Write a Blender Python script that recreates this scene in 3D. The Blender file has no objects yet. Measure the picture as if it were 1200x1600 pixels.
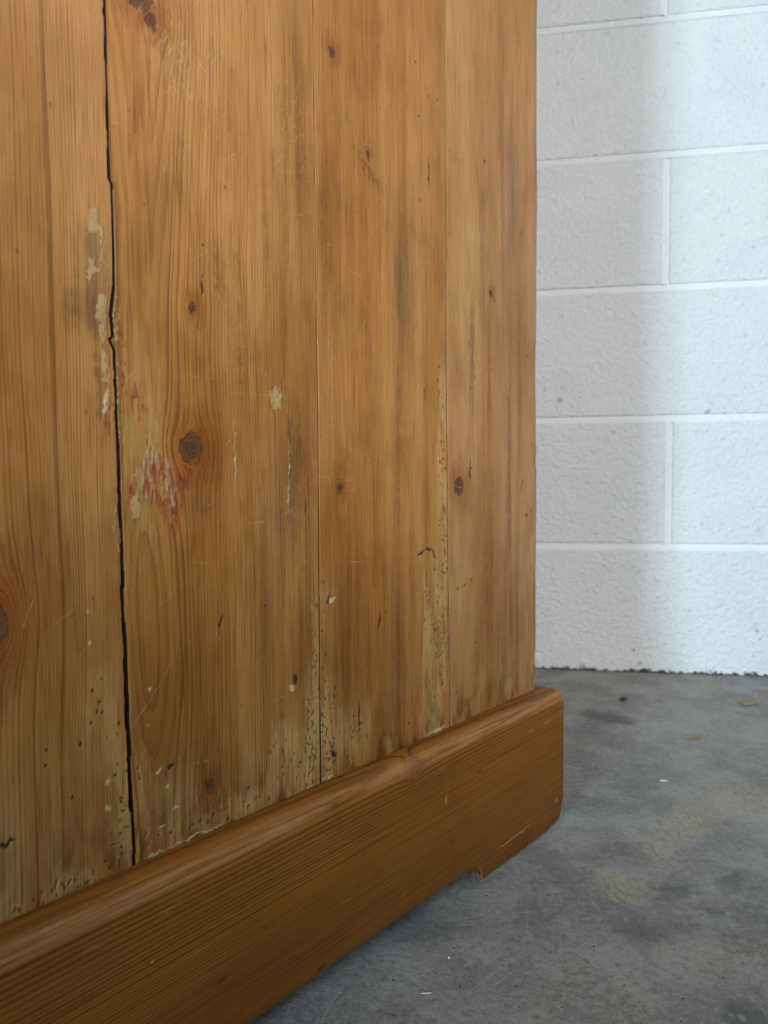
import bpy, math, random
import numpy as np
from mathutils import Vector
R = math.radians
random.seed(7)
sc = bpy.context.scene
col = sc.collection

# ------------------------------------------------------------------ camera
CAM_H = 0.356
cam_d = bpy.data.cameras.new('camera')
cam = bpy.data.objects.new('camera', cam_d); col.objects.link(cam)
cam.location = (0, 0, CAM_H)
pitch, roll = 0.0518, 0.0086
fw = Vector((0, math.cos(pitch), -math.sin(pitch))); up0 = Vector((0, math.sin(pitch), math.cos(pitch))); rt0 = Vector((1, 0, 0))
rt = rt0 * math.cos(roll) - up0 * math.sin(roll); up = rt0 * math.sin(roll) + up0 * math.cos(roll)
from mathutils import Matrix
cam.rotation_euler = Matrix((rt, up, -fw)).transposed().to_euler()
cam_d.sensor_fit = 'VERTICAL'; cam_d.sensor_height = 36; cam_d.sensor_width = 27
cam_d.lens = 1110 / 1600 * 36
cam_d.clip_start = 0.01; cam_d.clip_end = 100
cam_d.dof.use_dof = True; cam_d.dof.focus_distance = 0.48; cam_d.dof.aperture_fstop = 9.0
sc.camera = cam

# ------------------------------------------------------------------ light
w = bpy.data.worlds.new('World'); sc.world = w; w.use_nodes = True
bg = w.node_tree.nodes['Background']; bg.inputs[0].default_value = (0.97, 0.985, 1.0, 1); bg.inputs[1].default_value = 0.12

def area(name, loc, target, sx, sy, power, color):
    l = bpy.data.lights.new(name, 'AREA'); l.shape = 'RECTANGLE'; l.size = sx; l.size_y = sy
    l.energy = power; l.color = color
    o = bpy.data.objects.new(name, l); col.objects.link(o); o.location = loc
    o.rotation_euler = (Vector(target) - Vector(loc)).to_track_quat('-Z', 'Y').to_euler()
    return o
# open doorway well behind the camera: cool daylight that throws the cabinet's shadow edge on the wall
area('doorway_light', (-2.14, -2.95, 0.75), (0.17, 0.70, 0.35), 0.55, 1.5, 148, (0.52, 0.79, 1.0))
# added fill spot behind the camera, cone edge imitating the operator's shadow: its beam reaches the wall and the upper boards, the floor at the camera's feet stays dim
sl = bpy.data.lights.new('added_fill_spot', 'SPOT'); sl.energy = 156; sl.color = (0.955, 0.99, 1.0); sl.shadow_soft_size = .22; sl.spot_size = R(65); sl.spot_blend = .45
so_ = bpy.data.objects.new('added_fill_spot', sl); col.objects.link(so_); so_.location = (0.35, -1.30, 1.12)
so_.rotation_euler = (Vector((0.33, 1.2, 1.10)) - so_.location).to_track_quat('-Z', 'Y').to_euler()
# added fill, no known lamp: brightens the cabinet's top from the right
kl = area('added_top_fill', (0.98, 0.02, 1.50), (0.02, 0.62, 0.80), 0.5, 0.5, 1.0, (1.0, 0.955, 0.92)); kl.data.spread = R(95)

sc.view_settings.view_transform = 'Standard'; sc.view_settings.look = 'None'
sc.view_settings.exposure = 0.0; sc.view_settings.gamma = 1.0; sc.view_settings.use_curve_mapping = False

# ------------------------------------------------------------------ node helper
class S:
    def __init__(s, m, sock): s.m = m; s.k = sock
    def __add__(a, b): return a.m.math('ADD', a, b)
    __radd__ = __add__
    def __mul__(a, b): return a.m.math('MULTIPLY', a, b)
    __rmul__ = __mul__
    def __sub__(a, b): return a.m.math('SUBTRACT', a, b)
    def __rsub__(a, b): return a.m.math('SUBTRACT', b, a)
    def __truediv__(a, b): return a.m.math('DIVIDE', a, b)

class Mat:
    def __init__(s, name):
        s.mat = bpy.data.materials.new(name); s.mat.use_nodes = True
        s.t = s.mat.node_tree; s.n = s.t.nodes; s.l = s.t.links
        s.bsdf = s.n['Principled BSDF']
        tc = s.n.new('ShaderNodeTexCoord'); s.P = S(s, tc.outputs['Object'])
        sp = s.n.new('ShaderNodeSeparateXYZ'); s.l.new(s.P.k, sp.inputs[0])
        s.x, s.y, s.z = (S(s, o) for o in sp.outputs)
    def put(s, v, inp):
        if isinstance(v, S): s.l.new(v.k, inp)
        elif isinstance(v, tuple) and inp.type == 'RGBA': inp.default_value = (*v, 1)
        else: inp.default_value = v
    def math(s, op, a, b=None, c=None):
        n = s.n.new('ShaderNodeMath'); n.operation = op
        for i, v in enumerate((a, b, c)):
            if v is not None: s.put(v, n.inputs[i])
        return S(s, n.outputs[0])
    def mx(s, a, b): return s.math('MAXIMUM', a, b)
    def mn(s, a, b): return s.math('MINIMUM', a, b)
    def ab(s, a): return s.math('ABSOLUTE', a)
    def vec(s, x, y, z):
        n = s.n.new('ShaderNodeCombineXYZ')
        for i, v in enumerate((x, y, z)): s.put(v, n.inputs[i])
        return S(s, n.outputs[0])
    def vop(s, op, a, b):
        n = s.n.new('ShaderNodeVectorMath'); n.operation = op
        s.put(a, n.inputs[0]); s.put(b, n.inputs[1]); return S(s, n.outputs[0])
    def ss(s, v, a, b, lo=0., hi=1., smooth=True):
        n = s.n.new('ShaderNodeMapRange'); n.interpolation_type = 'SMOOTHSTEP' if smooth else 'LINEAR'
        s.put(v, n.inputs[0])
        for i, q in enumerate((a, b, lo, hi)): s.put(q, n.inputs[i + 1])
        return S(s, n.outputs[0])
    def noise(s, scale, detail=2, rough=.5, P=None, off=(0, 0, 0), color=False):
        mp = s.n.new('ShaderNodeMapping'); mp.inputs['Scale'].default_value = scale if isinstance(scale, tuple) else (scale,) * 3
        mp.inputs['Location'].default_value = off
        s.l.new((P or s.P).k, mp.inputs[0])
        n = s.n.new('ShaderNodeTexNoise'); n.inputs['Scale'].default_value = 1; n.inputs['Detail'].default_value = detail
        n.inputs['Roughness'].default_value = rough; s.l.new(mp.outputs[0], n.inputs['Vector'])
        return S(s, n.outputs[1 if color else 0])
    def voro(s, scale, P=None, out='Distance', off=(0, 0, 0)):
        mp = s.n.new('ShaderNodeMapping'); mp.inputs['Scale'].default_value = scale if isinstance(scale, tuple) else (scale,) * 3
        mp.inputs['Location'].default_value = off
        s.l.new((P or s.P).k, mp.inputs[0])
        n = s.n.new('ShaderNodeTexVoronoi'); n.inputs['Scale'].default_value = 1; s.l.new(mp.outputs[0], n.inputs['Vector'])
        return S(s, n.outputs[out])
    def white(s, v):
        n = s.n.new('ShaderNodeTexWhiteNoise'); n.noise_dimensions = '1D'; s.put(v, n.inputs['W']); return S(s, n.outputs[0])
    def mix(s, f, a, b, mode='MIX'):
        n = s.n.new('ShaderNodeMix'); n.data_type = 'RGBA'; n.blend_type = mode
        s.put(f, n.inputs[0]); s.put(a, n.inputs[6]); s.put(b, n.inputs[7]); return S(s, n.outputs[2])
    def curve(s, v, pts):                       # value -> value, smooth ramp through (position, value)
        n = s.n.new('ShaderNodeFloatCurve'); c = n.mapping.curves[0]
        while len(c.points) > 2: c.points.remove(c.points[1])
        c.points[0].location = pts[0]; c.points[1].location = pts[-1]
        for p in pts[1:-1]: c.points.new(*p)
        n.mapping.update(); s.put(v, n.inputs[1]); return S(s, n.outputs[0])
    def ell(s, cx, cz, rx, rz, ang=0., soft=.3, P=None, plane='xz'):
        mp = s.n.new('ShaderNodeMapping'); mp.vector_type = 'TEXTURE'
        if plane == 'xz':
            mp.inputs['Location'].default_value = (cx, 0, cz); mp.inputs['Rotation'].default_value = (0, R(ang), 0); mp.inputs['Scale'].default_value = (rx, 1e4, rz)
        else:
            mp.inputs['Location'].default_value = (cx, cz, 0); mp.inputs['Rotation'].default_value = (0, 0, R(ang)); mp.inputs['Scale'].default_value = (rx, rz, 1e4)
        s.l.new((P or s.P).k, mp.inputs[0])
        n = s.n.new('ShaderNodeVectorMath'); n.operation = 'LENGTH'; s.l.new(mp.outputs[0], n.inputs[0])
        return s.ss(S(s, n.outputs['Value']), 1 + soft, max(0., 1 - soft))
    def any(s, items):
        r = items[0]
        for i in items[1:]: r = s.mx(r, i)
        return r
    def finish(s, color, rough, height=None, spec=.5):
        s.put(color, s.bsdf.inputs['Base Color']); s.put(rough, s.bsdf.inputs['Roughness'])
        s.bsdf.inputs['Specular IOR Level'].default_value = spec
        if height is not None:
            b = s.n.new('ShaderNodeBump'); b.inputs['Strength'].default_value = 1; b.inputs['Distance'].default_value = 1
            s.put(height, b.inputs['Height']); s.l.new(b.outputs[0], s.bsdf.inputs['Normal'])
        return s.mat

# ------------------------------------------------------------------ wood of the side boards (grain along z)
# Each board's mesh carries its ring phase, its slow colour drift and its marks as attributes; the nodes turn them into wood.
def pine_mat(name):
    m = Mat(name)
    def attr(n):
        a = m.n.new('ShaderNodeAttribute'); a.attribute_name = n; return a
    ph = S(m, attr('ring_phase').outputs['Fac']); A = attr('tone'); B = attr('mark')
    base, con = S(m, A.outputs['Color']), S(m, A.outputs['Alpha']); mk, ma = S(m, B.outputs['Color']), S(m, B.outputs['Alpha'])
    ring = m.math('FLOOR', ph); t = ph - ring; rnd = m.white(ring)
    prof = (m.ss(t, .40, .87) * .8 + m.ss(t, .0, .87, smooth=False) * .2) * m.ss(t, 1.0, .93) * (rnd * rnd * .85 + .38)
    fib = m.noise((950, 950, 30), 3, .65); fib2 = m.noise((330, 330, 6), 3, .6)
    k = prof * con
    c = m.mix(k, base, m.mix(1.0, base, (.50, .385, .27), 'MULTIPLY'))
    c = m.mix(m.ss(fib2, .5, .75) * .26, c, m.mix(1.0, c, (.66, .58, .46), 'MULTIPLY'))
    c = m.mix(m.ss(fib, .5, .72) * .75, c, m.mix(1.0, c, (.55, .47, .38), 'MULTIPLY'))
    c = m.mix(m.ss(fib, .46, .22) * .45, c, m.mix(1.0, c, (1.30, 1.34, 1.42), 'MULTIPLY'))
    c = m.mix(ma, c, mk)
    H = k * .00006 + (fib - .5) * .00012
    rough = S(m, A.outputs['Fac']) * 0 + (m.noise((60, 60, 14), 2, .6) * .20 + .33) + ma * .12
    return m.finish(c, rough, H, .38)

def vnoise(X, Z, seed, octv=3, rough=.5):              # gradient noise, 0..1
    tot = np.zeros_like(X); amp = 1.; norm = 0.
    for o in range(octv):
        q = np.random.RandomState(seed * 31 + o * 7 + 1); T = q.uniform(0, 2 * np.pi, (256, 256)); gx, gz = np.cos(T), np.sin(T)
        ox, oz = q.uniform(0, 200, 2)
        x = X * 2 ** o + ox; z = Z * 2 ** o + oz
        i = np.floor(x).astype(int); j = np.floor(z).astype(int); fx = x - i; fz = z - j
        ux = fx ** 3 * (fx * (fx * 6 - 15) + 10); uz = fz ** 3 * (fz * (fz * 6 - 15) + 10)
        def d(di, dj):
            a, b = (i + di) & 255, (j + dj) & 255
            return gx[a, b] * (fx - di) + gz[a, b] * (fz - dj)
        v = (d(0, 0) * (1 - ux) + d(1, 0) * ux) * (1 - uz) + (d(0, 1) * (1 - ux) + d(1, 1) * ux) * uz
        tot += v * amp; norm += amp; amp *= rough
    return np.clip(.5 + tot / norm * .85, 0, 1)
def sst(v, a, b):
    t = np.clip((v - a) / (b - a), 0, 1); return t * t * (3 - 2 * t)
def nell(X, Z, cx, cz, rx, rz, ang=0., soft=.3):
    a = R(ang); dx, dz = X - cx, Z - cz
    return sst(np.hypot((dx * math.cos(a) - dz * math.sin(a)) / rx, (dx * math.sin(a) + dz * math.cos(a)) / rz), 1 + soft, max(0., 1 - soft))
def many(X, Z, items):
    r = np.zeros_like(X)
    for p in items: r = np.maximum(r, nell(X, Z, *p))
    return r
def stroke(M, xs, zs, pts, hw, val=1.):                # stamp a polyline of half width hw on the grid M (max)
    P = np.array(pts); pad = hw * 2.2
    i0, i1 = np.searchsorted(xs, [P[:, 0].min() - pad, P[:, 0].max() + pad]); j0, j1 = np.searchsorted(zs, [P[:, 1].min() - pad, P[:, 1].max() + pad])
    if i1 - i0 < 1 or j1 - j0 < 1: return
    X, Z = np.meshgrid(xs[i0:i1], zs[j0:j1]); D = np.full(X.shape, 9.)
    for (ax, az), (bx, bz) in zip(P[:-1], P[1:]):
        vx, vz = bx - ax, bz - az; L = vx * vx + vz * vz + 1e-12
        t = np.clip(((X - ax) * vx + (Z - az) * vz) / L, 0, 1); D = np.minimum(D, np.hypot(X - ax - t * vx, Z - az - t * vz))
    M[j0:j1, i0:i1] = np.maximum(M[j0:j1, i0:i1], val * sst(D, hw * 1.6, hw * .5))

def board_fields(xs, zs, seed, early, s0, a, b, contrast=.8, knots=(), flame=None, dark=(), pale=(), grey=(), putty=(), red=(), worm=(),
                 pins=(), lines=(), slivers=(), scratches=(), holes=(), streak=.5, hatch=(), nscr=40, orange=()):
    q = np.random.RandomState(seed + 50)
    X, Z = np.meshgrid(xs, zs); nz = lambda fx, fz, o=3, r=.5, sd=0: vnoise(X * fx, Z * fz, seed * 100 + sd, o, r)
    jx, jz = nz(230, 140, 3, .6, 1) - .5, nz(230, 140, 3, .6, 2) - .5
    XD, ZD = X + jx * .011, Z + jz * .018; XS, ZS = X + jx * .004, Z + jz * .006
    u = X + (nz(7, 1.7, 2, .5, 3) - .5) * .020 + (nz(36, 7, 2, .5, 4) - .5) * .0026
    for kx, kz, kR, st in knots:
        dx = X - kx - (nz(60, 40, 2, .5, 5) - .5) * kR * .5; dz = (Z - kz) / st; r2 = dx * dx + dz * dz
        u = u - dx * (kR * kR * 1.7) / np.maximum(r2, kR * kR * .8)
    du = u - s0
    if flame: qq = np.sqrt(du ** 2 + (np.interp(Z, *zip(*flame)) * .03) ** 2)
    else: qq = np.abs(du)
    ph = qq * a + qq * qq * b + seed * 40 + 2.6 * (vnoise(u * 48, Z * .8, seed * 100 + 20, 2, .5) - .5) + 1.6 * (vnoise(u * 130, Z * 2.5, seed * 100 + 21, 2, .5) - .5)
    E = np.array(early); C = np.ones(X.shape + (3,)) * E
    def tint(mask, k):
        C[:] = C * (1 - mask[..., None]) + C * np.array(k) * mask[..., None]
    def paint(mask, rgb):
        C[:] = C * (1 - mask[..., None]) + np.array(rgb) * mask[..., None]
    blot = nz(8, 4.5, 4, .6, 7); st_ = nz(95, 2.6, 3, .6, 8); st2 = nz(30, 1.2, 3, .55, 9)
    tint(sst(nz(15, 1.3, 3, .55, 6), .3, .7), (.86, .78, .60)); tint(sst(blot, .5, .8) * .7, (.70, .58, .38)); tint(sst(blot, .46, .2) * .6, (1.14, 1.17, 1.28))
    mot = nz(30, 13, 4, .62, 22); tint(sst(mot, .5, .75) * .6, (.74, .66, .52)); tint(sst(mot, .48, .25) * .6, (1.14, 1.16, 1.24)); tint(sst(st_, .5, .72) * streak, (.66, .56, .40)); tint(sst(st_, .47, .28) * streak, (1.16, 1.20, 1.30)); tint(sst(st2, .52, .75) * streak, (.74, .64, .45))
    for lx, wd, st in lines: tint(sst(np.abs(u - lx), wd, wd * .25) * st, (.42, .32, .24))
    if orange: tint(many(XD, ZD, orange) * .5, (.88, .62, .34))
    pn = nz(110, 16, 3, .6, 10)
    paint(many(XD, ZD, pale) * (.25 + .75 * sst(pn, .35, .65)) * .55, (.52, .325, .118))
    tint(many(XD, ZD, dark) * (.2 + .5 * sst(st_, .3, .65)), (.50, .40, .27))
    paint(many(XD, ZD, grey) * (.18 + .36 * sst(st_, .3, .7)), (.165, .100, .045))
    tint(sst(Z, .42, .15) * .75, (.70, .61, .42)); low = sst(Z, .225, .145)  # first tint paints light falloff into the wood, darker towards the bottom
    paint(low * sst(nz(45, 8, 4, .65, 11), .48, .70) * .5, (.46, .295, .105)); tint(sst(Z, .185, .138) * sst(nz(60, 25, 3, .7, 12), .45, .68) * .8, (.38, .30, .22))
    con = np.clip(contrast * (.70 + .6 * nz(20, 2, 2, .5, 13)) * (1 - .22 * sst(Z, .40, .58)), 0, 1)  # grain fades towards the top: milky sheen painted into the contrast
    Hh = (blot - .5) * .0009 + (nz(60, 4, 2, .5, 14) - .5) * .0004
    MK = np.zeros(X.shape + (3,)); MA = np.zeros(X.shape)
    def over(mask, rgb):
        nonlocal MA
        rgb = np.asarray(rgb); MK[:] = MK * (1 - mask[..., None]) + rgb * mask[..., None]; MA = MA * (1 - mask) + mask
    for kx, kz, kR, st in knots:
        tint(nell(XD, ZD, kx + kR * .5, kz + kR * .2, kR * 2.3, kR * 2.2 * st, 0, .7) * .75, (.70, .50, .28))
        km = nell(XS, ZS, kx, kz, kR * .95, kR * .98 * min(st, 1.2), 0, .14)
        rr = np.hypot(XS - kx, (ZS - kz) / min(st, 1.2)) / kR; kn = .5 + .5 * np.sin(rr * 24 + jx * 8)
        over(km * .95, np.array((.045, .015, .004)) + np.array((.150, .060, .014)) * (kn * .45 + np.clip(rr, 0, 1) ** 2 * .5 + jz * .7)[..., None])
        over(nell(XS, ZS, kx + kR * .05, kz, kR * .3, kR * .34, 0, .6) * .25, (.17, .08, .03))
        over(sst(np.abs(rr - .98), .15, .03) * .75 * sst(jz, -.25, .05), (.036, .016, .009))
        for _ in range(int(3 + kR * 400)):              # drying checks
            an = q.uniform(0, 6.28); p = [(kx + math.cos(an) * kR * r_, kz + math.sin(an) * kR * r_) for r_ in (.1, q.uniform(.5, .9))]
            D = np.zeros_like(MA); stroke(D, xs, zs, p, .00028); over(D * .7, (.03, .014, .008))
        Hh -= km * .0002
    # scratches and hatch marks
    D = np.zeros_like(MA)
    for _ in range(nscr):
        cx, cz = q.uniform(xs[0], xs[-1]), q.uniform(.15, .68); an = q.choice([q.normal(.5, .3), q.normal(-.5, .35), q.normal(1.5, .15)]); L = q.uniform(.003, .018); bend = q.normal(0, .15)
        stroke(D, xs, zs, [(cx + t * L * math.cos(an + bend * t), cz + t * L * math.sin(an + bend * t)) for t in np.linspace(0, 1, 5)], .00026, q.uniform(.2, .6))
    for cx, cz, rx, rz, n, angs in hatch:
        for _ in range(n):
            px, pz = q.normal(cx, rx), q.normal(cz, rz); an = R(q.choice(angs) + q.normal(0, 8)); L = q.uniform(.003, .009)
            stroke(D, xs, zs, [(px, pz), (px + L * math.cos(an), pz + L * math.sin(an))], .00030, q.uniform(.15, .40))
    for cx, cz, L, _, an in [(p[0], p[1], p[2], p[3], p[4]) for p in scratches]:
        an = -R(an); stroke(D, xs, zs, [(cx + t * L * math.cos(an), cz + t * L * math.sin(an) + math.sin(t * 7 + cx * 900) * .0005) for t in np.linspace(-1, 1, 7)], .00028, .28)
    over(D * (.5 + .5 * sst(pn, .3, .6)), (.60, .41, .20)); Hh -= D * .0001
    if putty:
        e = sst(many(XD, ZD, putty) + (nz(280, 180, 4, .65, 15) - .5) * 1.1, .38, .60)
        tn = nz(200, 90, 4, .65, 16)[..., None]; over(e * .76, np.array((.29, .165, .055)) * (1 - tn) + np.array((.57, .41, .195)) * tn); Hh += e * (.00005 + nz(300, 240, 3, .6, 17) * .00022)
    if red:
        e = many(XD, ZD, red) * sst(nz(430, 85, 3, .6, 18), .43, .55); over(e * .85, (.235, .022, .014)); Hh += e * .0001
    if slivers:
        e = many(XS, ZS, slivers); over(e * .85, (.56, .43, .23)); Hh += e * .0001
    # woodworm: open galleries, short bites and flight holes
    D = np.zeros_like(MA); lip = np.zeros_like(MA)
    for cx, cz, rx, rz, n in worm:
        paint(nell(XD, ZD, cx, cz, rx * 1.2, rz * 1.1, 0, .8) * sst(pn, .35, .62) * .4, (.52, .33, .125))
        for _ in range(n):
            px, pz = cx + np.clip(q.normal(0, .5), -1, 1) * rx, cz + np.clip(q.normal(0, .5), -1.1, 1.1) * rz
            if q.rand() < .58:
                h = q.uniform(.00040, .00075); stroke(D, xs, zs, [(px, pz), (px + q.normal(0, .0003), pz + q.uniform(0, .0012))], h, q.uniform(.7, 1))
            else:
                an = q.normal(math.pi / 2, .75); L = q.uniform(.0015, .006); n_ = 6; p = [(px, pz)]
                for _k in range(n_):
                    an += q.normal(0, .55); p.append((p[-1][0] + L / n_ * math.cos(an), p[-1][1] + L / n_ * math.sin(an)))
                h = q.uniform(.00038, .00060); v = q.uniform(.6, 1)
                stroke(lip, xs, zs, [(x_ + .0006, z_ - .0003) for x_, z_ in p], h * 1.9, .8)
                cut = q.randint(2, n_ + 1); stroke(D, xs, zs, p[:cut + 1], h, v)
    for px, pz, pr in pins: stroke(D, xs, zs, [(px, pz), (px + pr * .3, pz + pr * .5)], pr * .85)
    D = np.maximum(D, many(XS, ZS, holes))
    over(lip * .14, (.55, .39, .18)); over(D * .96, (.020, .011, .007)); Hh -= D * .00035
    for _ in range(26):                                 # stray specks of dirt
        M = np.zeros_like(MA); px, pz = q.uniform(xs[0], xs[-1]), q.uniform(.14, .68); stroke(M, xs, zs, [(px, pz), (px + q.normal(0, .0004), pz + q.uniform(0, .0015))], q.uniform(.0003, .0005)); over(M * q.uniform(.4, .9), (.05, .025, .012))
    return ph, C, con, MK / np.maximum(MA, 1e-4)[..., None], MA, Hh

# ------------------------------------------------------------------ plinth wood (grain along x)
def plinth_wood(name, axis='x'):
    m = Mat(name); L = m.x if axis == 'x' else m.y; D = m.y if axis == 'x' else m.x * -1.0; z = m.z
    PP = m.vec(L, D, z); so = (3.3, 1.2, 8.8)
    n1 = m.noise((1.8, 9, 9), 2, .5, P=PP, off=so); n2 = m.noise((6, 40, 40), 2, .5, P=PP, off=so)
    g = z - D * .55 - L * .018
    u = g + (n1 - .5) * .007 + (n2 - .5) * .0012
    kx, kz, kR = -.218, .1315, .0050
    dx = (L - kx) * .6; dz = g - (kz + .0115); r2 = dx * dx + dz * dz
    u = u - dz * (kR * kR * .9) / m.mx(r2, kR * kR * .9)
    q = .152 - u
    ph = q * 220 + q * q * 2100 + 1.4 * (m.noise((3, 60, 60), 2, .5, P=m.vec(L, u, 0.0)) - .5)
    ring = m.math('FLOOR', ph); t = ph - ring; rnd = m.white(ring + 5)
    prof = m.ss(t, .3, .85) * m.ss(t, 1.0, .92) * (rnd * .6 + .5)
    early, late = (.315, .110, .013), (.110, .033, .003)
    fib = m.noise((10, 900, 900), 2, .6, P=PP, off=so); drift = m.noise((1.5, 18, 18), 3, .55, P=PP, off=so); blot = m.noise((9, 14, 14), 4, .65, P=PP, off=so)
    c = m.mix(m.ss(drift, .3, .7), early, (.245, .086, .012))
    c = m.mix(m.ss(blot, .45, .72) * .5, c, (.19, .064, .009))
    c = m.mix(m.ss(blot, .46, .25) * .4, c, (.345, .140, .028))
    c = m.mix(prof * .8, c, late)
    c = m.mix(m.ss(fib, .5, .75) * .55, c, (.09, .028, .006)); c = m.mix(m.ss(fib, .45, .2) * .2, c, (.46, .24, .09))
    # vertical dark drips of old stain
    dr = m.ss(m.noise((70, 70, 9), 2, .5, P=PP), .60, .74) * m.ss(m.noise((8, 8, 8), 1, .5, P=PP), .45, .6)
    c = m.mix(dr * .3, c, (.14, .05, .012))
    # rubbed, paler rounded edge
    edge = m.ss(m.ab(z + D * .25 - .1268), .0085, .002) * m.ss(m.noise((16, 420, 420), 3, .65, P=PP), .30, .65)
    c = m.mix(edge * .62, c, (.50, .235, .095))
    rub = m.ss(m.ab(z - .114), .008, .002) * m.ss(m.noise((45, 300, 300), 3, .65, P=PP), .60, .70)
    c = m.mix(rub * .35, c, (.46, .26, .11))
    kn = m.ell(kx + .004, kz - .002, .010, .0065, 0, .5, P=PP); c = m.mix(kn * .5, c, (.16, .065, .03))
    jit = m.noise((260, 260, 260), 2, .6, color=True)
    Pd = m.vop('ADD', PP, m.vop('MULTIPLY', m.vop('SUBTRACT', jit, (.5, .5, .5)), (.004, 0, .004)))
    chip = m.any([m.ell(-.1782, .0905, .0010, .0042, 8, .3, P=Pd), m.ell(.0035, .0268, .0018, .0024, 0, .5, P=Pd),
                  m.ell(-.075, .0195, .030, .0007, -2, .4, P=Pd), m.ell(-.44, .092, .0007, .0008, 0, .3, P=Pd)])
    c = m.mix(chip * .55, c, (.55, .37, .18))
    low = m.ss(z, .003, .0008) * m.ss(m.noise(120, 3, .6, P=PP), .5, .6); c = m.mix(low * .4, c, (.42, .28, .15))
    nt = m.ss(D, -.0205, -.0195) * m.ss(z, .0185, .0175) * m.ss(m.ab(L + .1335), .0085, .0075); c = m.mix(nt * .85, c, m.mix(m.ss(m.noise(300, 3, .6, P=PP), .4, .6), (.035, .022, .014), (.15, .095, .055)))
    jd = m.ss(D, -.0035, -.0008) * m.ss(m.noise((25, 90, 90), 3, .6, P=PP), .36, .6); c = m.mix(jd * .75, c, (.085, .042, .02))
    dent = m.ss(m.voro((26, 60, 60), P=PP), .16, .04) * m.ss(m.voro((26, 60, 60), P=PP, out='Color'), .55, .75)
    c = m.mix(dent * .45, c, (.12, .042, .010))
    H = prof * .00007 + (fib - .5) * .00010 + (blot - .5) * .0009 - chip * .0002 - dent * .0008
    rough = m.noise((14, 60, 60), 3, .6, P=PP) * .26 + .38
    return m.finish(c, rough, H, .16)

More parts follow.
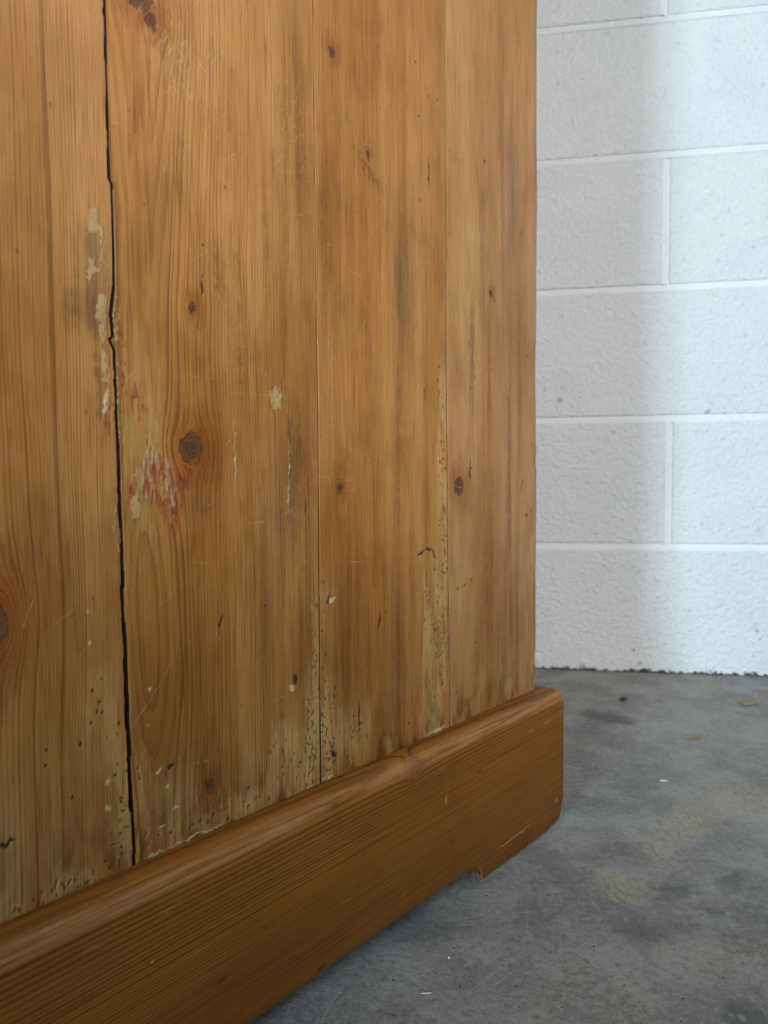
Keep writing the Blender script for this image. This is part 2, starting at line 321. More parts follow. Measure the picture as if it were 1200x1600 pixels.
# ------------------------------------------------------------------ concrete floor
def floor_mat():
    m = Mat('concrete'); pl = 'xy'
    jit = m.noise(26, 3, .65, color=True)
    Pd = m.vop('ADD', m.P, m.vop('MULTIPLY', m.vop('SUBTRACT', jit, (.5, .5, .5)), (.05, .05, 0)))
    big = m.noise(3.2, 4, .6); mid = m.noise(15, 5, .65, off=(4, 2, 0)); fine = m.noise(160, 4, .75); grit = m.noise(480, 3, .75)
    c = m.mix(m.ss(big, .35, .68), (.218, .211, .197), (.325, .312, .284))
    c = m.mix(m.ss(mid, .45, .62) * .65, c, (.39, .384, .362))
    c = m.mix(m.ss(mid, .48, .32) * .5, c, (.150, .147, .140))
    c = m.mix(m.ss(fine, .5, .68) * .5, c, (.44, .43, .40)); c = m.mix(m.ss(fine, .49, .32) * .55, c, (.115, .113, .108))
    c = m.mix(m.ss(grit, .55, .70) * .40, c, (.50, .49, .46)); c = m.mix(m.ss(grit, .45, .30) * .40, c, (.07, .07, .07))
    # trowel / drag scratches
    def scr(ang, a, b, thr, off):
        vr = m.n.new('ShaderNodeVectorRotate'); vr.rotation_type = 'Z_AXIS'; vr.inputs['Angle'].default_value = R(ang); m.l.new(Pd.k if off[0] > 50 else m.P.k, vr.inputs[0])
        return m.ss(m.noise((a, b, 1), 2, .5, P=S(m, vr.outputs[0]), off=off), thr, thr + .06)
    sg = m.ss(m.noise(6, 2, .5, off=(9, 1, 0)), .42, .62)
    s = m.mx(scr(48, 420, 9, .625, (1, 2, 0)), m.mx(scr(-60, 520, 12, .64, (7, 1, 0)), scr(15, 480, 10, .645, (3, 8, 0)))) * sg
    c = m.mix(s * .45, c, (.50, .49, .46))
    ds = scr(35, 380, 12, .69, (11, 4, 0)) * sg; c = m.mix(ds * .4, c, (.05, .05, .05))
    yel = m.any([m.ell(.200, .596, .022, .022, 10, .55, P=Pd, plane=pl), m.ell(.256, .650, .018, .026, 0, .55, P=Pd, plane=pl), m.ell(.385, .745, .045, .05, 20, .6, P=Pd, plane=pl), m.ell(.30, .70, .02, .05, -40, .6, P=Pd, plane=pl)])
    brush = m.noise((260, 90, 1), 4, .7)
    c = m.mix(yel * m.ss(brush, .36, .62) * .62, c, (.50, .45, .28))
    tan = m.any([m.ell(.120, .472, .010, .05, -42, .6, P=m.P, plane=pl), m.ell(.158, .458, .018, .035, -42, .6, P=Pd, plane=pl), m.ell(.245, .50, .05, .02, 0, .7, P=Pd, plane=pl)])
    c = m.mix(tan * m.ss(fine, .42, .62) * .5, c, (.43, .37, .26))
    drk = m.any([m.ell(.325, 1.022, .030, .022, -20, .45, P=Pd, plane=pl), m.ell(.245, .585, .014, .008, 20, .6, P=Pd, plane=pl), m.ell(.205, .535, .03, .016, 0, .7, P=Pd, plane=pl), m.ell(.232, .447, .012, .012, 0, .5, P=Pd, plane=pl),
                 m.ell(.262, .556, .012, .005, -25, .4, P=Pd, plane=pl), m.ell(.30, .53, .006, .006, 0, .5, P=Pd, plane=pl), m.ell(.30, .60, .02, .008, 30, .6, P=Pd, plane=pl), m.ell(.02, .545, .03, .02, 0, .7, P=Pd, plane=pl)])
    c = m.mix(drk * .5, c, (.095, .095, .098))
    c = m.mix(m.ell(.325, 1.022, .034, .030, -30, .35, P=Pd, plane=pl) * .6, c, (.10, .10, .10))
    wht = m.any([m.ell(.231, .446, .0022, .003, 0, .4, plane=pl), m.ell(.225, .449, .002, .0014, 0, .4, plane=pl), m.ell(-.004, .512, .0035, .0012, 20, .4, plane=pl), m.ell(.006, .512, .005, .0006, -15, .5, plane=pl),
                 m.ell(.275, .556, .002, .002, 0, .4, plane=pl), m.ell(.170, .55, .0016, .0018, 0, .5, plane=pl)])
    c = m.mix(wht * .45, c, (.46, .46, .45))
    wk = m.ss(m.voro(130), .13, .06) * m.ss(m.voro(130, out='Color'), .76, .82); c = m.mix(wk * .4, c, (.42, .42, .40))
    bk = m.ss(m.voro(150, off=(.3, .3, 0)), .15, .08) * m.ss(m.voro(150, out='Color', off=(.3, .3, 0)), .68, .74); c = m.mix(bk * .8, c, (.03, .03, .03))
    H = (fine - .5) * .0006 + (grit - .5) * .0002 + (mid - .5) * .0015 - s * .00012 - bk * .0004
    rough = m.noise(20, 4, .6) * .25 + .50
    return m.finish(c, rough, H, .3)

# ------------------------------------------------------------------ painted concrete blocks
def block_mat(name, joint=False):
    m = Mat(name)
    tc = m.n.new('ShaderNodeNewGeometry'); P = S(m, tc.outputs['Position'])
    sp = m.n.new('ShaderNodeSeparateXYZ'); m.l.new(P.k, sp.inputs[0]); zz = S(m, sp.outputs[2])
    oi = m.n.new('ShaderNodeObjectInfo'); rn = S(m, oi.outputs['Random'])
    f1 = m.noise(115, 4, .62, P=P); f2 = m.noise(230, 3, .6, P=P); big = m.noise(7, 3, .6, P=P)
    pits = m.ss(m.noise(70, 3, .7, P=P, off=(3, 1, 7)), .63, .74)
    c = m.mix(m.ss(big, .3, .7), (.85, .855, .85), (.80, .81, .81))
    c = m.mix(rn * .3, c, (.76, .77, .765))
    c = m.mix(pits * .10, c, (.55, .55, .54))
    # scuffs low on the wall
    sc_ = m.ss(m.noise((14, 14, 60), 3, .6, P=P, off=(2, 5, 1)), .66, .78) * m.ss(zz, .30, .02); c = m.mix(sc_ * .4, c, (.36, .36, .35))
    # paint stops short of the floor in a ragged line
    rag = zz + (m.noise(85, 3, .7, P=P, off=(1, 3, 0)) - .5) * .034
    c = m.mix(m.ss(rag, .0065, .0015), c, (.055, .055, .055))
    spx = m.any([m.ss(S(m, dist(m, P, q)), r_ * 1.3, r_ * .5) for q, r_ in SPOTS])
    c = m.mix(spx * .6, c, (.25, .235, .205))
    if joint: c = m.mix(1.0, c, (1.06, 1.06, 1.06), 'MULTIPLY')
    if joint: H = (f1 - .5) * .0035 + (f2 - .5) * .0012
    else: H = (f1 - .5) * .0056 + (f2 - .5) * .0016 - pits * .0016
    return m.finish(c, .55, H, .4)
def dist(m, P, q):
    n = m.n.new('ShaderNodeVectorMath'); n.operation = 'DISTANCE'; m.l.new(P.k, n.inputs[0]); n.inputs[1].default_value = q
    return n.outputs['Value']

def plain(name, color, rough=.6, var=.3, scale=120):
    m = Mat(name); n = m.noise(scale, 3, .6)
    c = m.mix(n, tuple(v * (1 - var) for v in color), tuple(min(1, v * (1 + var)) for v in color))
    return m.finish(c, rough, (n - .5) * .0006)

# ------------------------------------------------------------------ mesh helpers
def mesh_obj(name, verts, faces, mat, parent=None, smooth=False, loc=None):
    me = bpy.data.meshes.new(name); me.from_pydata([tuple(v) for v in verts], [], faces); me.validate(); me.update()
    if mat: me.materials.append(mat)
    if smooth: me.shade_smooth()
    o = bpy.data.objects.new(name, me); col.objects.link(o); o.parent = parent
    if loc: o.location = loc
    return o
def box(name, lo, hi, mat, parent=None, bevel=0.):
    import bmesh
    bm = bmesh.new(); bmesh.ops.create_cube(bm, size=1)
    for v in bm.verts: v.co = Vector([(lo[i] + hi[i]) / 2 + v.co[i] * (hi[i] - lo[i]) for i in range(3)])
    if bevel: bmesh.ops.bevel(bm, geom=list(bm.edges), offset=bevel, segments=2, affect='EDGES', profile=.5)
    me = bpy.data.meshes.new(name); bm.to_mesh(me); bm.free(); me.materials.append(mat)
    o = bpy.data.objects.new(name, me); col.objects.link(o); o.parent = parent
    return o
def tag(o, label=None, cat=None, group=None, kind=None):
    for k, v in (('label', label), ('category', cat), ('group', group), ('kind', kind)):
        if v: o[k] = v
    return o

# ================================================================== floor
fl = mesh_obj('floor', [(-5, -5, 0), (6, -5, 0), (6, 5, 0), (-5, 5, 0)], [(0, 1, 2, 3)], floor_mat()); tag(fl, kind='structure')

# ================================================================== block wall
WANG, WD, CH, JT, LEN = -0.1566, 1.3242, 0.2255, 0.011, 0.450
wx = Vector((math.cos(WANG), math.sin(WANG), 0)); wn = Vector((math.sin(WANG), -math.cos(WANG), 0))
def wpt(u, z, out=0.): return tuple(Vector((0, WD, 0)) + wx * u + wn * out + Vector((0, 0, z)))
SPOTS = [(wpt(.319, .487), .0050), (wpt(.567, .459), .0042), (wpt(.571, .463), .003), (wpt(.361, .006), .007), (wpt(.449, .041), .0035), (wpt(.46, .016), .004), (wpt(.655, .080), .0035), (wpt(.652, .092), .0025), (wpt(.66, .066), .0025)]
wall = bpy.data.objects.new('block_wall', None); col.objects.link(wall)
wall.location = (0, WD, 0); wall.rotation_euler = (0, 0, WANG)
tag(wall, 'white painted concrete block wall behind the pine cabinet', 'wall')
bmat = block_mat('painted_block'); jmat = block_mat('painted_mortar', True)
TH = 0.10
U0, U1, NC = -1.2, 2.4, 8
wr = random.Random(3)
bm_cache = {}
mv, mf = [], []
def strip(p0, p1, across, half, depth):                # concave tooled joint between p0 and p1 (wall coordinates u, z)
    n = 6; base = len(mv); 
    for p in (p0, p1):
        for i in range(n + 1):
            a = -1 + 2 * i / n
            out = -.0004 - depth * min(1., max(0., (a + 1) / 1.8)) ** 1.6 if abs(a) < .999 else (-.0006 if a < 0 else -depth)
            mv.append((p[0] + across[0] * half * a, -out, p[1] + across[1] * half * a))
    for i in range(n): mf.append((base + i, base + i + 1, base + n + 1 + i + 1, base + n + 1 + i))
offs = {0: .270, 1: .506, 2: .267, 3: .4965, 4: .266, 5: .489, 6: .27, 7: .49}
for k in range(NC):
    z0, z1 = k * CH + (JT / 2 if k else 0.0), (k + 1) * CH - JT / 2
    j0 = offs[k]
    i0 = math.floor((U0 - j0) / LEN)
    uj = j0 + i0 * LEN
    while uj < U1:
        a, b = uj + JT / 2, uj + LEN - JT / 2
        key = k == 0
        if key not in bm_cache:
            o = box('block', (-(LEN - JT) / 2, 0, 0), ((LEN - JT) / 2, TH, z1 - z0), bmat, wall, bevel=.0030); bm_cache[key] = o.data
        else:
            o = bpy.data.objects.new('block', bm_cache[key]); col.objects.link(o); o.parent = wall
        o.location = ((a + b) / 2, wr.uniform(-.0008, .0008), z0)
        strip((uj, z0), (uj, z1), (1, 0), JT / 2 + .0012, .0044)
        uj += LEN
    strip((U0 - .3, z1 + JT / 2), (U1 + .3, z1 + JT / 2), (0, 1), JT / 2 + .0012, .0044)
mo = mesh_obj('mortar_joints', mv, mf, jmat, wall, True)
box('core', (U0 - .35, .02, 0), (U1 + .35, TH - .01, NC * CH - .02), jmat, wall)

# ================================================================== pine cabinet
PANG = 0.7427
cab = bpy.data.objects.new('pine_cabinet', None); col.objects.link(cab)
cab.location = (0.1538, 0.7128, 0); cab.rotation_euler = (0, 0, math.pi / 2 - PANG)
tag(cab, 'old honey pine cabinet with a cracked plank side and rounded plinth', 'cabinet')
TOP = 1.20; W = 0.588; BACK = 0.86

crack1 = [(1.2, -441.6), (.607, -441.6), (.548, -441.6), (.5150, -441.6), (.5134, -440.5), (.4984, -440.3), (.4578, -440.8), (.4438, -443.0), (.4338, -442.2), (.4315, -442.4), (.4305, -444.4), (.4243, -441.7), (.4065, -441.5),
          (.3754, -441.0), (.3371, -440.7), (.3195, -440.4), (.2841, -440.7), (.2662, -440.1), (.2446, -440.0), (.223, -439.9), (.201, -439.4), (.1826, -438.8), (.1605, -438.6), (.1399, -438.1), (.08, -438)]
gap1 = [(1.2, 1.1), (.60, 1.2), (.53, 1.15), (.47, 1.5), (.45, 1.9), (.43, 1.6), (.40, 1.9), (.36, 2.1), (.33, 2.3), (.30, 1.8), (.26, 1.7), (.24, 2.0), (.20, 1.8), (.18, 2.3), (.16, 1.8), (.08, 2)]
crack2 = [(1.2, -293.5), (.40, -294.1), (.2857, -295.0), (.2176, -295.6), (.138, -295.8), (.08, -295.8)]
gap2 = [(1.2, .0), (.46, .0), (.40, .35), (.28, .5), (.20, .9), (.138, .9), (.08, .9)]
crack3 = [(1.2, -147.4), (.591, -147.6), (.432, -147.8), (.297, -146.9), (.2136, -145.6), (.139, -145.1), (.08, -145)]
gap3 = [(1.2, .0), (.62, .0), (.57, .32), (.40, .35), (.30, .55), (.22, .35), (.139, .45), (.08, .4)]
def interp(tab, z):
    zz = [t[0] for t in tab][::-1]; vv = [t[1] for t in tab][::-1]
    return np.interp(z, zz, vv)
def zrows(step, extra=()):
    r = list(np.arange(.09, .72, step)) + list(np.arange(.72, TOP + .001, .06)) + list(extra)
    return np.array(sorted(set(round(float(v), 5) for v in r)))
rs = np.random.RandomState(4)
def jag(z, amp, step, seed):                            # splintered edge: small steps that hold, then jump
    q = np.random.RandomState(seed); n = int(2 / step); vals = q.uniform(-1, 1, n); hold = q.rand(n) < .55
    for i in range(1, n):
        if hold[i]: vals[i] = vals[i - 1]
    return amp * vals[np.clip((z / step).astype(int), 0, n - 1)]
def board(name, xl_f, xr_f, mat, yoff, step, vis, bevel_l, bevel_r, dirty=(1, 1), thick=.020, **kw):
    (vx0, vx1, vz1), (dx, dz) = vis, step               # fine grid where the wood is seen, coarse rows and columns beyond
    zs = np.concatenate([[.09, .11, .125], np.arange(.132, vz1, dz), np.arange(vz1 + .004, TOP - .02, .03), [TOP]])
    fx = np.linspace(vx0, vx1, int((vx1 - vx0) / dx))
    ts = np.concatenate([np.linspace(-W, vx0, 6)[:-1] if vx0 > -W + .01 and kw['seed'] == 1 else [], fx])
    l, r = xl_f(zs), xr_f(zs); t = (ts - ts[0]) / (ts[-1] - ts[0])
    ph, C, con, MK, MA, Hh = board_fields(ts, zs, **kw)
    t2 = np.concatenate([[0], t, [1]]); nC = len(t2); nR = len(zs)
    xx = np.empty((nR, nC)); yy = np.empty((nR, nC))
    li, ri = (l + bevel_l)[:, None], (r - bevel_r)[:, None]
    xx[:, 1:-1] = ts[None] + (li - ts[0]) * np.exp(-(ts - ts[0]) / .008)[None] + (ri - ts[-1]) * np.exp(-(ts[-1] - ts) / .008)[None]; xx[:, 1] = li[:, 0]; xx[:, -2] = ri[:, 0]; xx[:, 0] = l; xx[:, -1] = r
    pad = lambda A: np.concatenate([A[:, :1], A, A[:, -1:]], 1)
    edge = np.minimum(1, np.minimum(t * 147, (1 - t) * 147) / 1.0)[None]
    yy = yoff - pad(Hh * edge); yy[:, 0] = yoff + bevel_l; yy[:, -1] = yoff + bevel_r
    zz = np.repeat(zs[:, None], nC, 1)
    V = np.stack([xx, yy, zz], -1).reshape(-1, 3)
    base = len(V); bk = np.stack([np.stack([l, np.full(nR, thick), zs], -1), np.stack([r, np.full(nR, thick), zs], -1)], 1).reshape(-1, 3)
    V = np.concatenate([V, bk])
    I = np.arange(nR * nC).reshape(nR, nC); K = base + np.arange(nR * 2).reshape(nR, 2)
    q4 = lambda a, b, c, d: np.stack([a, b, c, d], -1).reshape(-1, 4)
    F = np.concatenate([q4(I[:-1, :-1], I[:-1, 1:], I[1:, 1:], I[1:, :-1]), q4(K[:-1, 0], I[:-1, 0], I[1:, 0], K[1:, 0]), q4(I[:-1, -1], K[:-1, 1], K[1:, 1], I[1:, -1]), q4(K[:-1, 1], K[:-1, 0], K[1:, 0], K[1:, 1])])
    me = bpy.data.meshes.new(name); me.vertices.add(len(V)); me.vertices.foreach_set('co', V.astype(np.float32).ravel())
    me.loops.add(F.size); me.loops.foreach_set('vertex_index', F.astype(np.int32).ravel())
    me.polygons.add(len(F)); me.polygons.foreach_set('loop_start', np.arange(0, F.size, 4, dtype=np.int32)); me.update(calc_edges=True)
    MKp, MAp = pad(MK), pad(MA)
    for j, on in ((0, dirty[0]), (-1, dirty[1])):
        if on: MKp[:, j] = (.030, .015, .008); MAp[:, j] = 1
    mark = np.concatenate([MKp, MAp[..., None]], -1); mb = mark[:, [0, -1]].reshape(-1, 4).copy(); mb[:, :3] *= .08; mark = np.concatenate([mark.reshape(-1, 4), mb])
    ext = lambda A: np.concatenate([pad(A).reshape((-1,) + A.shape[2:]), np.repeat(A[:, [0, -1]].reshape((-1,) + A.shape[2:]), 1, 0)])
    at = me.attributes.new('ring_phase', 'FLOAT', 'POINT'); at.data.foreach_set('value', ext(ph).astype(np.float32))
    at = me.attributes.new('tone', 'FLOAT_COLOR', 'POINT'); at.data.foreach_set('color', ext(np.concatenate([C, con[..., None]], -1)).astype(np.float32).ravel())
    at = me.attributes.new('mark', 'FLOAT_COLOR', 'POINT'); at.data.foreach_set('color', mark.astype(np.float32).ravel())
    me.materials.append(mat); me.shade_smooth(); me.set_sharp_from_angle(angle=R(50))
    o = bpy.data.objects.new(name, me); col.objects.link(o); o.parent = cab
    return o
def edges(n):
    tab = {1: (crack1, gap1), 2: (crack2, gap2), 3: (crack3, gap3)}[n]
    def lr(z):
        c, g = interp(tab[0], z) / 1000, interp(tab[1], z) / 1000 * (.86 if n == 1 else 1.)
        if n == 1:
            low = np.clip((.46 - z) / .1, 0, 1)
            l = c - g / 2 + jag(z, .00030, .0045, 1) + jag(z, .0006, .008, 2) * low; r = c + g / 2 + jag(z, .00025, .005, 3) + jag(z, .00055, .0095, 4) * low
            return l, np.maximum(r, l + .0006)
        lw = np.clip(((.27 if n == 2 else .42) - z) / .1, 0, 1)
        l = c - g / 2 + jag(z, .00025, .005, 3 + n) * lw; r = c + g / 2 + jag(z, .0002, .006, 8 + n) * lw
        return l, np.maximum(r, l + .00004)
    return (lambda z: lr(z)[0]), (lambda z: lr(z)[1])
E1, E2, E3 = edges(1), edges(2), edges(3)


PINE = pine_mat('pine')
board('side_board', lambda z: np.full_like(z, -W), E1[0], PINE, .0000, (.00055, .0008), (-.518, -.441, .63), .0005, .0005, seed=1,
      early=(.475, .229, .070), s0=-.562, a=150, b=2500, contrast=.75,
      knots=[(-.5095, .286, .0090, 1.5)], lines=[(-.4775, .0018, .6)], streak=.15, nscr=16,
      orange=[(-.499, .299, .010, .009, -20, .5), (-.505, .27, .010, .03, 0, .6)],
      grey=[(-.4515, .455, .010, .018, 0, .5), (-.452, .478, .010, .010, 0, .6), (-.510, .262, .010, .03, 0, .5), (-.5, .31, .006, .003, -10, .5)],
      dark=[(-.456, .443, .012, .010, 0, .6), (-.448, .41, .003, .03, 0, .6), (-.507, .286, .007, .010, 0, .5)],
      putty=[(-.4505, .489, .0022, .0075, -20, .4), (-.4462, .478, .0013, .012, 0, .4), (-.4525, .466, .0030, .005, 0, .4), (-.4465, .443, .0028, .014, 0, .3), (-.4465, .420, .0020, .008, 0, .4), (-.4457, .405, .0010, .014, 0, .5), (-.4428, .33, .0004, .03, 0, .5)],
      slivers=[(-.4467, .396, .0010, .0060, 6, .3), (-.4605, .285, .0008, .0008, 0, .3), (-.4595, .268, .0008, .0008, 0, .3), (-.452, .19, .0014, .0012, 0, .4), (-.4525, .175, .0016, .0014, 0, .4)],
      red=[(-.4455, .39, .0018, .010, 0, .5)],
      pale=[(-.496, .165, .016, .05, 0, .7), (-.482, .17, .006, .05, 0, .7), (-.449, .19, .004, .05, 0, .7), (-.447, .155, .006, .02, 0, .7)],
      worm=[(-.444, .165, .004, .05, 22), (-.470, .142, .035, .004, 24), (-.455, .225, .008, .02, 5)],
      pins=[(-.4665, .215, .0009), (-.4555, .235, .0008), (-.454, .229, .0008), (-.4845, .209, .0007), (-.4715, .188, .0008), (-.484, .217, .0006)],
      holes=[(-.505, .1755, .006, .0010, -14, .3)])
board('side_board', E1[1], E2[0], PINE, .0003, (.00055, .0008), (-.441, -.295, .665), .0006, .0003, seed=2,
      early=(.445, .210, .058), s0=-.4245, a=190, b=2100, contrast=.75, streak=.22, nscr=60,
      flame=[(0, .5), (.165, .50), (.19, .44), (.215, .30), (.24, .17), (.26, .11), (.29, .13), (.32, .24), (.345, .40), (.38, .46), (.45, .47), (.50, .43), (.53, .37), (.56, .28), (.60, .16), (.66, .1), (.75, .3), (1.3, .4)],
      knots=[(-.3953, .373, .0074, 1.25), (-.3924, .4549, .0028, 1.6), (-.3876, .1662, .0032, 1.5), (-.4218, .6205, .0080, 1.1), (-.4143, .6085, .0036, 1.3)],
      orange=[(-.3885, .378, .010, .009, 20, .5), (-.4215, .565, .006, .03, 6, .7), (-.43, .60, .008, .02, 0, .7), (-.39, .36, .012, .02, 0, .7)],
      hatch=[(-.398, .605, .009, .016, 60, (60, -55)), (-.385, .585, .012, .016, 40, (60, -50)), (-.313, .59, .006, .022, 36, (30, 60, -20))],
      grey=[(-.399, .547, .003, .005, 20, .5), (-.3015, .621, .004, .014, 0, .6), (-.317, .5515, .003, .0022, 0, .5), (-.302, .551, .003, .003, 0, .5), (-.3915, .3385, .008, .005, 0, .5), (-.333, .33, .008, .05, 0, .7), (-.318, .345, .003, .05, 0, .7)],
      dark=[(-.372, .476, .003, .02, -4, .6), (-.327, .50, .010, .06, 0, .7), (-.306, .56, .014, .05, 0, .8), (-.311, .615, .012, .05, 0, .8), (-.315, .37, .006, .045, 0, .7), (-.302, .30, .006, .12, 0, .8), (-.308, .24, .010, .035, 0, .8), (-.355, .45, .004, .05, 0, .8), (-.34, .28, .008, .06, 0, .8)],
      pale=[(-.325, .165, .014, .03, 0, .8), (-.302, .19, .006, .05, 0, .7), (-.36, .155, .03, .012, 0, .7), (-.418, .165, .016, .016, 0, .7), (-.425, .375, .010, .05, 0, .8)],
      putty=[(-.3306, .4087, .0048, .0074, 0, .35), (-.4225, .3625, .0040, .015, 8, .45), (-.4300, .348, .0026, .016, 10, .4), (-.4105, .348, .0024, .018, -6, .45), (-.4398, .41, .0006, .045, 0, .5), (-.409, .344, .0022, .010, 0, .4)],
      red=[(-.4195, .355, .0075, .017, 0, .6), (-.4285, .399, .0045, .008, 0, .5), (-.4085, .338, .0055, .014, 0, .5), (-.4345, .346, .003, .004, 0, .5), (-.335, .408, .0015, .009, 0, .5), (-.3265, .410, .0015, .005, 0, .4), (-.4245, .374, .002, .006, 0, .5), (-.40, .355, .004, .006, 0, .5), (-.4375, .42, .001, .02, 0, .5)],
      slivers=[(-.3645, .369, .0004, .020, 0, .5), (-.321, .358, .0003, .022, 0, .5), (-.3220, .342, .0004, .009, 0, .5), (-.3209, .2119, .0016, .0020, 0, .3), (-.4215, .186, .0012, .0012, 0, .3), (-.4165, .176, .0012, .0012, 0, .3), (-.4205, .154, .0020, .0010, 20, .3), (-.411, .161, .0026, .0014, 0, .3), (-.4265, .235, .0009, .0011, 0, .3), (-.4275, .215, .0009, .0011, 0, .3), (-.398, .1392, .020, .0007, 0, .4), (-.425, .1390, .006, .0007, 0, .4)],
      scratches=[(-.385, .415, .020, .0005, 0, .5), (-.37, .44, .016, .0005, 10, .5), (-.345, .425, .012, .0005, 32, .5), (-.408, .53, .005, .0005, 20, .5), (-.414, .285, .006, .0005, -35, .5), (-.345, .408, .025, .0004, 0, .5), (-.41, .165, .014, .0007, -12, .5)],
      worm=[(-.301, .172, .010, .045, 70), (-.315, .160, .020, .020, 14), (-.2985, .235, .003, .05, 10), (-.385, .145, .045, .005, 26), (-.434, .165, .004, .03, 5), (-.335, .178, .012, .010, 5)],
      pins=[(-.4147, .1865, .0013), (-.413, .1868, .0011), (-.3425, .271, .0007), (-.384, .4935, .0007), (-.3585, .155, .0008)],
      holes=[(-.3855, .470, .0006, .007, 0, .4), (-.377, .265, .0009, .006, 14, .4), (-.318, .217, .0020, .004, 0, .4), (-.3065, .335, .0008, .004, 0, .4)])
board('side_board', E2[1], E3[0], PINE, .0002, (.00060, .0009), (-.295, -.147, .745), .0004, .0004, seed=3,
      early=(.445, .206, .054), s0=-.45, a=600, b=60, contrast=.55, streak=.28, nscr=50,
      knots=[(-.2771, .650, .0026, 1.6), (-.2734, .3472, .0028, 1.5), (-.2414, .592, .0018, 1.3)],
      hatch=[(-.285, .46, .006, .03, 20, (20, 45)), (-.27, .36, .008, .012, 16, (0, 10, 40))],
      grey=[(-.262, .612, .003, .004, 0, .5), (-.192, .50, .004, .06, 0, .8), (-.205, .50, .003, .05, 0, .8), (-.222, .545, .004, .004, 0, .6)],
      dark=[(-.275, .50, .014, .07, 0, .8), (-.212, .52, .014, .07, 0, .9), (-.212, .36, .005, .09, 0, .8), (-.275, .25, .02, .07, 0, .9), (-.215, .225, .012, .08, 0, .9), (-.238, .578, .026, .0030, 36, .8), (-.205, .557, .020, .0030, 32, .8)],
      pale=[(-.1575, .44, .004, .016, 0, .6), (-.155, .37, .005, .06, 0, .6), (-.158, .26, .011, .09, 0, .7), (-.285, .268, .006, .010, 0, .6), (-.285, .20, .008, .05, 0, .8), (-.165, .165, .016, .03, 0, .8), (-.178, .24, .006, .05, 0, .7)],
      red=[(-.1755, .425, .0025, .009, 0, .5)],
      slivers=[(-.283, .2675, .0040, .0016, 8, .3), (-.165, .1395, .014, .0010, 0, .4), (-.29, .1393, .006, .0009, 0, .4)],
      scratches=[(-.275, .47, .012, .0006, 30, .5), (-.28, .355, .018, .0005, 0, .5), (-.275, .345, .012, .0005, 0, .5)],
      worm=[(-.152, .29, .006, .11, 95), (-.160, .21, .015, .06, 70), (-.177, .235, .005, .05, 14), (-.288, .165, .010, .04, 70), (-.2925, .225, .003, .05, 12), (-.153, .39, .005, .05, 12), (-.265, .158, .022, .02, 16)],
      pins=[(-.186, .680, .0009), (-.170, .660, .0009), (-.1585, .661, .0009), (-.182, .640, .0009), (-.182, .575, .0008), (-.158, .4455, .0011), (-.1595, .434, .0009), (-.20, .155, .0010), (-.225, .25, .0007)],
      holes=[(-.183, .292, .0055, .0010, -22, .4), (-.172, .2945, .0070, .0010, 6, .4), (-.1655, .289, .0009, .005, -30, .4), (-.2865, .268, .0012, .003, 20, .4), (-.2335, .243, .0009, .008, 12, .4), (-.256, .175, .0009, .011, 0, .4), (-.170, .600, .0006, .012, 0, .4), (-.283, .155, .0030, .0022, 30, .4)])
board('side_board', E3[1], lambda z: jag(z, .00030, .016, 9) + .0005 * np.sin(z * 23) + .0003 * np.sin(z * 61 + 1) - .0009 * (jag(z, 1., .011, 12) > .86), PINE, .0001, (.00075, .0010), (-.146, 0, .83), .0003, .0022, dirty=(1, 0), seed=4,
      early=(.475, .242, .096), s0=-.30, a=560, b=80, contrast=.42, streak=.22, nscr=40,
      knots=[(-.1311, .3457, .0066, 1.25), (-.0817, .5192, .0024, 1.6)],
      grey=[(-.131, .622, .008, .0014, 0, .5), (-.05, .60, .012, .08, 0, .9), (-.095, .60, .004, .10, 0, .9)],
      dark=[(-.085, .27, .005, .09, 0, .8), (-.045, .215, .014, .06, 0, .8), (-.085, .44, .003, .06, 0, .8), (-.03, .42, .006, .1, 0, .9), (-.11, .46, .003, .05, 0, .8), (-.05, .35, .004, .09, 0, .8)],
      pale=[(-.125, .26, .016, .09, 0, .9), (-.02, .22, .006, .05, 0, .7), (-.008, .17, .006, .05, 0, .6), (-.12, .16, .016, .03, 0, .8), (-.11, .52, .02, .08, 0, .9)],
      worm=[(-.006, .22, .004, .09, 10), (-.114, .365, .004, .012, 8), (-.015, .32, .010, .06, 5)],
      pins=[(-.0915, .633, .0012), (-.03, .585, .0008), (-.02, .47, .0010), (-.01, .385, .0010), (-.133, .2565, .0012), (-.123, .258, .0010), (-.113, .262, .0012), (-.02, .315, .0014), (-.135, .165, .0011), (-.106, .204, .0012)],
      holes=[(-.114, .358, .0007, .008, 0, .5), (-.028, .345, .0007, .006, 10, .5)],
      scratches=[(-.06, .455, .012, .0006, 0, .5), (-.05, .65, .008, .0006, 30, .5)])

def hidden_pine():
    m = Mat('pine_unseen'); f = m.noise((300, 300, 4), 3, .6); g = m.noise((900, 900, 10), 2, .6)
    c = m.mix(m.ss(f, .3, .7), (.44, .24, .09), (.26, .12, .036)); c = m.mix(m.ss(g, .5, .8) * .5, c, (.15, .065, .02))
    return m.finish(c, .42, (g - .5) * .0001)
mh = hidden_pine()
box('back_panel', (-.0215, .0205, .09), (-.0015, BACK - .0215, TOP), mh, cab, .001)
box('front_panel', (-W + .0015, .0205, .09), (-W + .0215, BACK - .0215, TOP), mh, cab, .001)
box('far_side_panel', (-W, BACK - .021, .09), (0, BACK, TOP), mh, cab, .001)
box('top_board', (-W - .02, -.018, TOP + .0005), (.018, BACK + .018, TOP + .024), mh, cab, .004)
box('bottom_board', (-W + .022, .022, .10), (-.022, BACK - .022, .118), mh, cab)

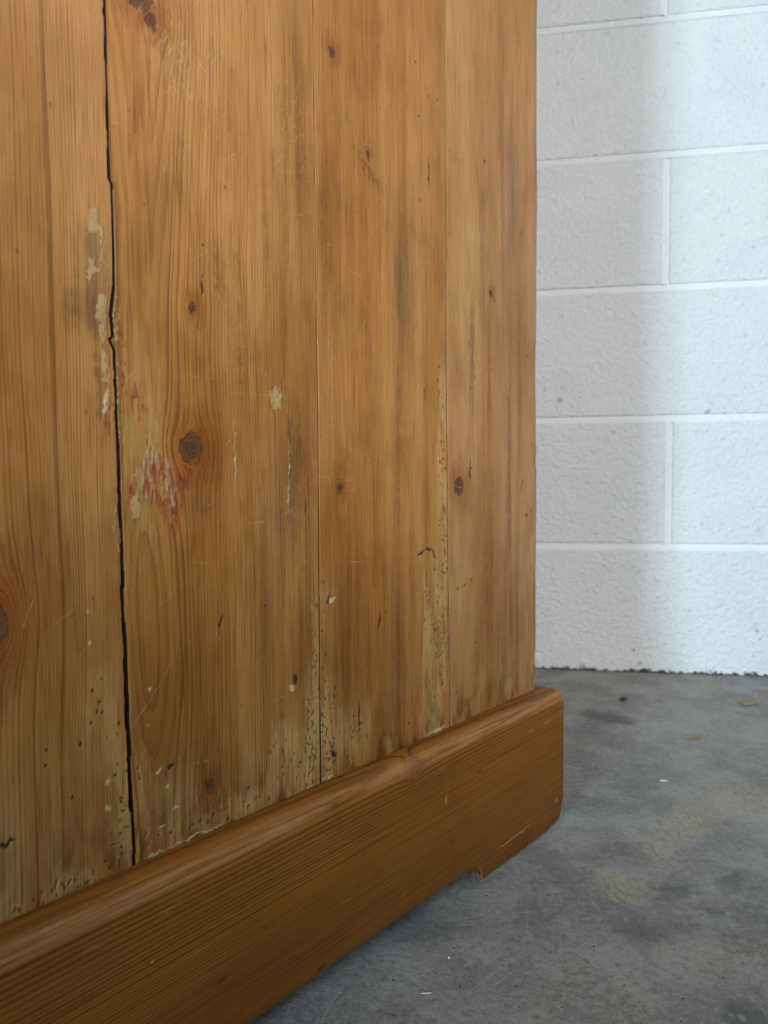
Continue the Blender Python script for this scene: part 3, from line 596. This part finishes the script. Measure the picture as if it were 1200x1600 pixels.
# plinth: swept profile with rounded top edge, feet at the ends and a raised arch between them
PT, PH = .0210, .1381
pw = plinth_wood('plinth_wood', 'x'); pw2 = plinth_wood('plinth_wood_return', 'y')
def profile(zb, zscale=1.0):
    pts = [(.0005, PH - .0003), (.004, PH), (.0085, PH - .0002)]
    for i in range(1, 10):
        a = i / 9 * math.pi / 2; pts.append((.0085 + (PT - .0085) * math.sin(a), PH - .0002 - .0165 * (1 - math.cos(a))))
    for zq in (.10, .075, .05, .034, .026): pts.append((PT, max(zq, zb + .003)))
    pts += [(PT, zb + .0022), (PT - .0006, zb + .0007), (PT - .0022, zb), (.0005, zb)]
    return pts
def arch(x):
    A, B = -.1265, -.470
    if x >= A or x <= B: return .0004
    d = min(A - x, x - B); h = .0172
    if d < .013: return max(.0004, h * math.sin(math.acos(max(-1, 1 - d / .013)) if d < .013 else 1.57))
    return h + .0012 * math.sin(math.pi * (A - x) / (A - B))
def plinth(name, x0, xc, with_arch, mat):
    V, Fc, secs = [], [], []
    xs = sorted(set([x0] + list(np.linspace(x0, xc - .03, 40)) + ([] if not with_arch else [-.1265 - d for d in (0, .0004, .0012, .003, .006, .009, .0129)] + [-.470 + d for d in (0, .001, .004, .009, .013)])))
    rad = .0045; c = PT - rad
    rows = [[(x, o, z) for o, z in profile(arch(x) if with_arch else .0004)] for x in xs]
    prof = profile(.0004)
    for f in (.0, .25, .5, .75, 1.0):
        rows.append([(xc - .025 + (.025 + min(o, c) - (.006 if f == 1 else 0) * 0) * f, o, z) for o, z in prof])
    for i in range(1, 6):
        a = R(45) * i / 5
        rows.append([((xc + c + (o - c) * math.sin(a), c + (o - c) * math.cos(a), z) if o > c else (xc + o, o, z)) for o, z in prof])
    for r in rows:                                     # worn lower corner of the foot
        for x, o, z in r:
            t_ = max(0, (.016 - z) / .016) ** 2 * max(0, min(1, (x - (xc - .016)) / .03))
            V.append((x - .006 * t_, -o + .003 * t_ * (o / PT), z + .0018 * t_))
    M = len(prof)
    for k in range(len(rows) - 1):
        for j in range(M - 1): Fc.append((k * M + j, k * M + j + 1, (k + 1) * M + j + 1, (k + 1) * M + j))
        Fc.append((k * M + M - 1, k * M, (k + 1) * M, (k + 1) * M + M - 1))
    Fc.append(tuple(range(M - 1, -1, -1))); e = (len(rows) - 1) * M; Fc.append(tuple(range(e, e + M)))
    return V, Fc
V, Fc = plinth('plinth', -W, 0.0, True, pw)
pl = mesh_obj('plinth_board', V, Fc, pw, cab, True)
V, Fc = plinth('plinth', -BACK, 0.0, False, pw2)       # return round the corner
V = [(-y, -x, z) for x, y, z in V]; Fc = [f for f in Fc]
pl2 = mesh_obj('plinth_board', V, Fc, pw2, cab, True)
for o in (pl, pl2):
    import bmesh
    bm = bmesh.new(); bm.from_mesh(o.data); bmesh.ops.remove_doubles(bm, verts=bm.verts, dist=1e-6); bmesh.ops.recalc_face_normals(bm, faces=bm.faces)
    bm.to_mesh(o.data); bm.free(); o.data.shade_smooth(); o.data.set_sharp_from_angle(angle=R(40))

box('plinth_board', (-W - PT, -PT * .5, .0004), (-W - .0006, BACK + PT, PH), pw2, cab, .004)
box('plinth_board', (-W, BACK + .0006, .0004), (PT, BACK + PT, PH), pw, cab, .004)
# ================================================================== litter on the floor
def lump(name, loc, size, rotz, mat, seed, label, cat, curl=0.):
    import bmesh
    q = random.Random(seed); bm = bmesh.new(); bmesh.ops.create_icosphere(bm, subdivisions=2, radius=1)
    for v in bm.verts:
        k = 1 + q.uniform(-.28, .28); v.co = Vector((v.co.x * size[0] * k, v.co.y * size[1] * k, v.co.z * size[2] * k + curl * (v.co.x ** 2)))
    zmin = min(v.co.z for v in bm.verts)
    for v in bm.verts: v.co.z -= zmin
    me = bpy.data.meshes.new(name); bm.to_mesh(me); bm.free(); me.materials.append(mat)
    o = bpy.data.objects.new(name, me); col.objects.link(o); o.location = (loc[0], loc[1], .0002); o.rotation_euler = (0, 0, R(rotz))
    tag(o, label, cat); return o
tanm = plain('dry_wood', (.30, .20, .10), .7); drkm = plain('dark_grit', (.05, .05, .05), .7); whm = plain('chalk', (.62, .62, .60), .7)
lump('wood_chip', (.557, 1.072), (.017, .006, .0030), 8, tanm, 1, 'pale tan wood chip lying on the concrete in front of the wall', 'wood chip', .002)
lump('straw', (.412, .934), (.016, .0022, .0016), 22, tanm, 2, 'thin brown straw lying on bare concrete, away from the wall', 'straw', .001)
lump('grit', (.372, 1.094), (.0055, .004, .0030), 0, drkm, 3, 'small dark lump of grit near the wall foot', 'grit')
lump('plaster_crumb', (.320, .802), (.0045, .0016, .0012), -15, whm, 4, 'white sliver of plaster on open floor beside the plinth', 'crumb')
lump('white_thread', (.026, .470), (.0036, .0005, .0004), 5, whm, 5, 'short white thread on the floor under the long plinth edge', 'thread')
lump('white_speck', (.045, .505), (.0009, .0009, .0008), 5, whm, 6, 'tiny round white speck on the floor near the plinth arch', 'crumb')
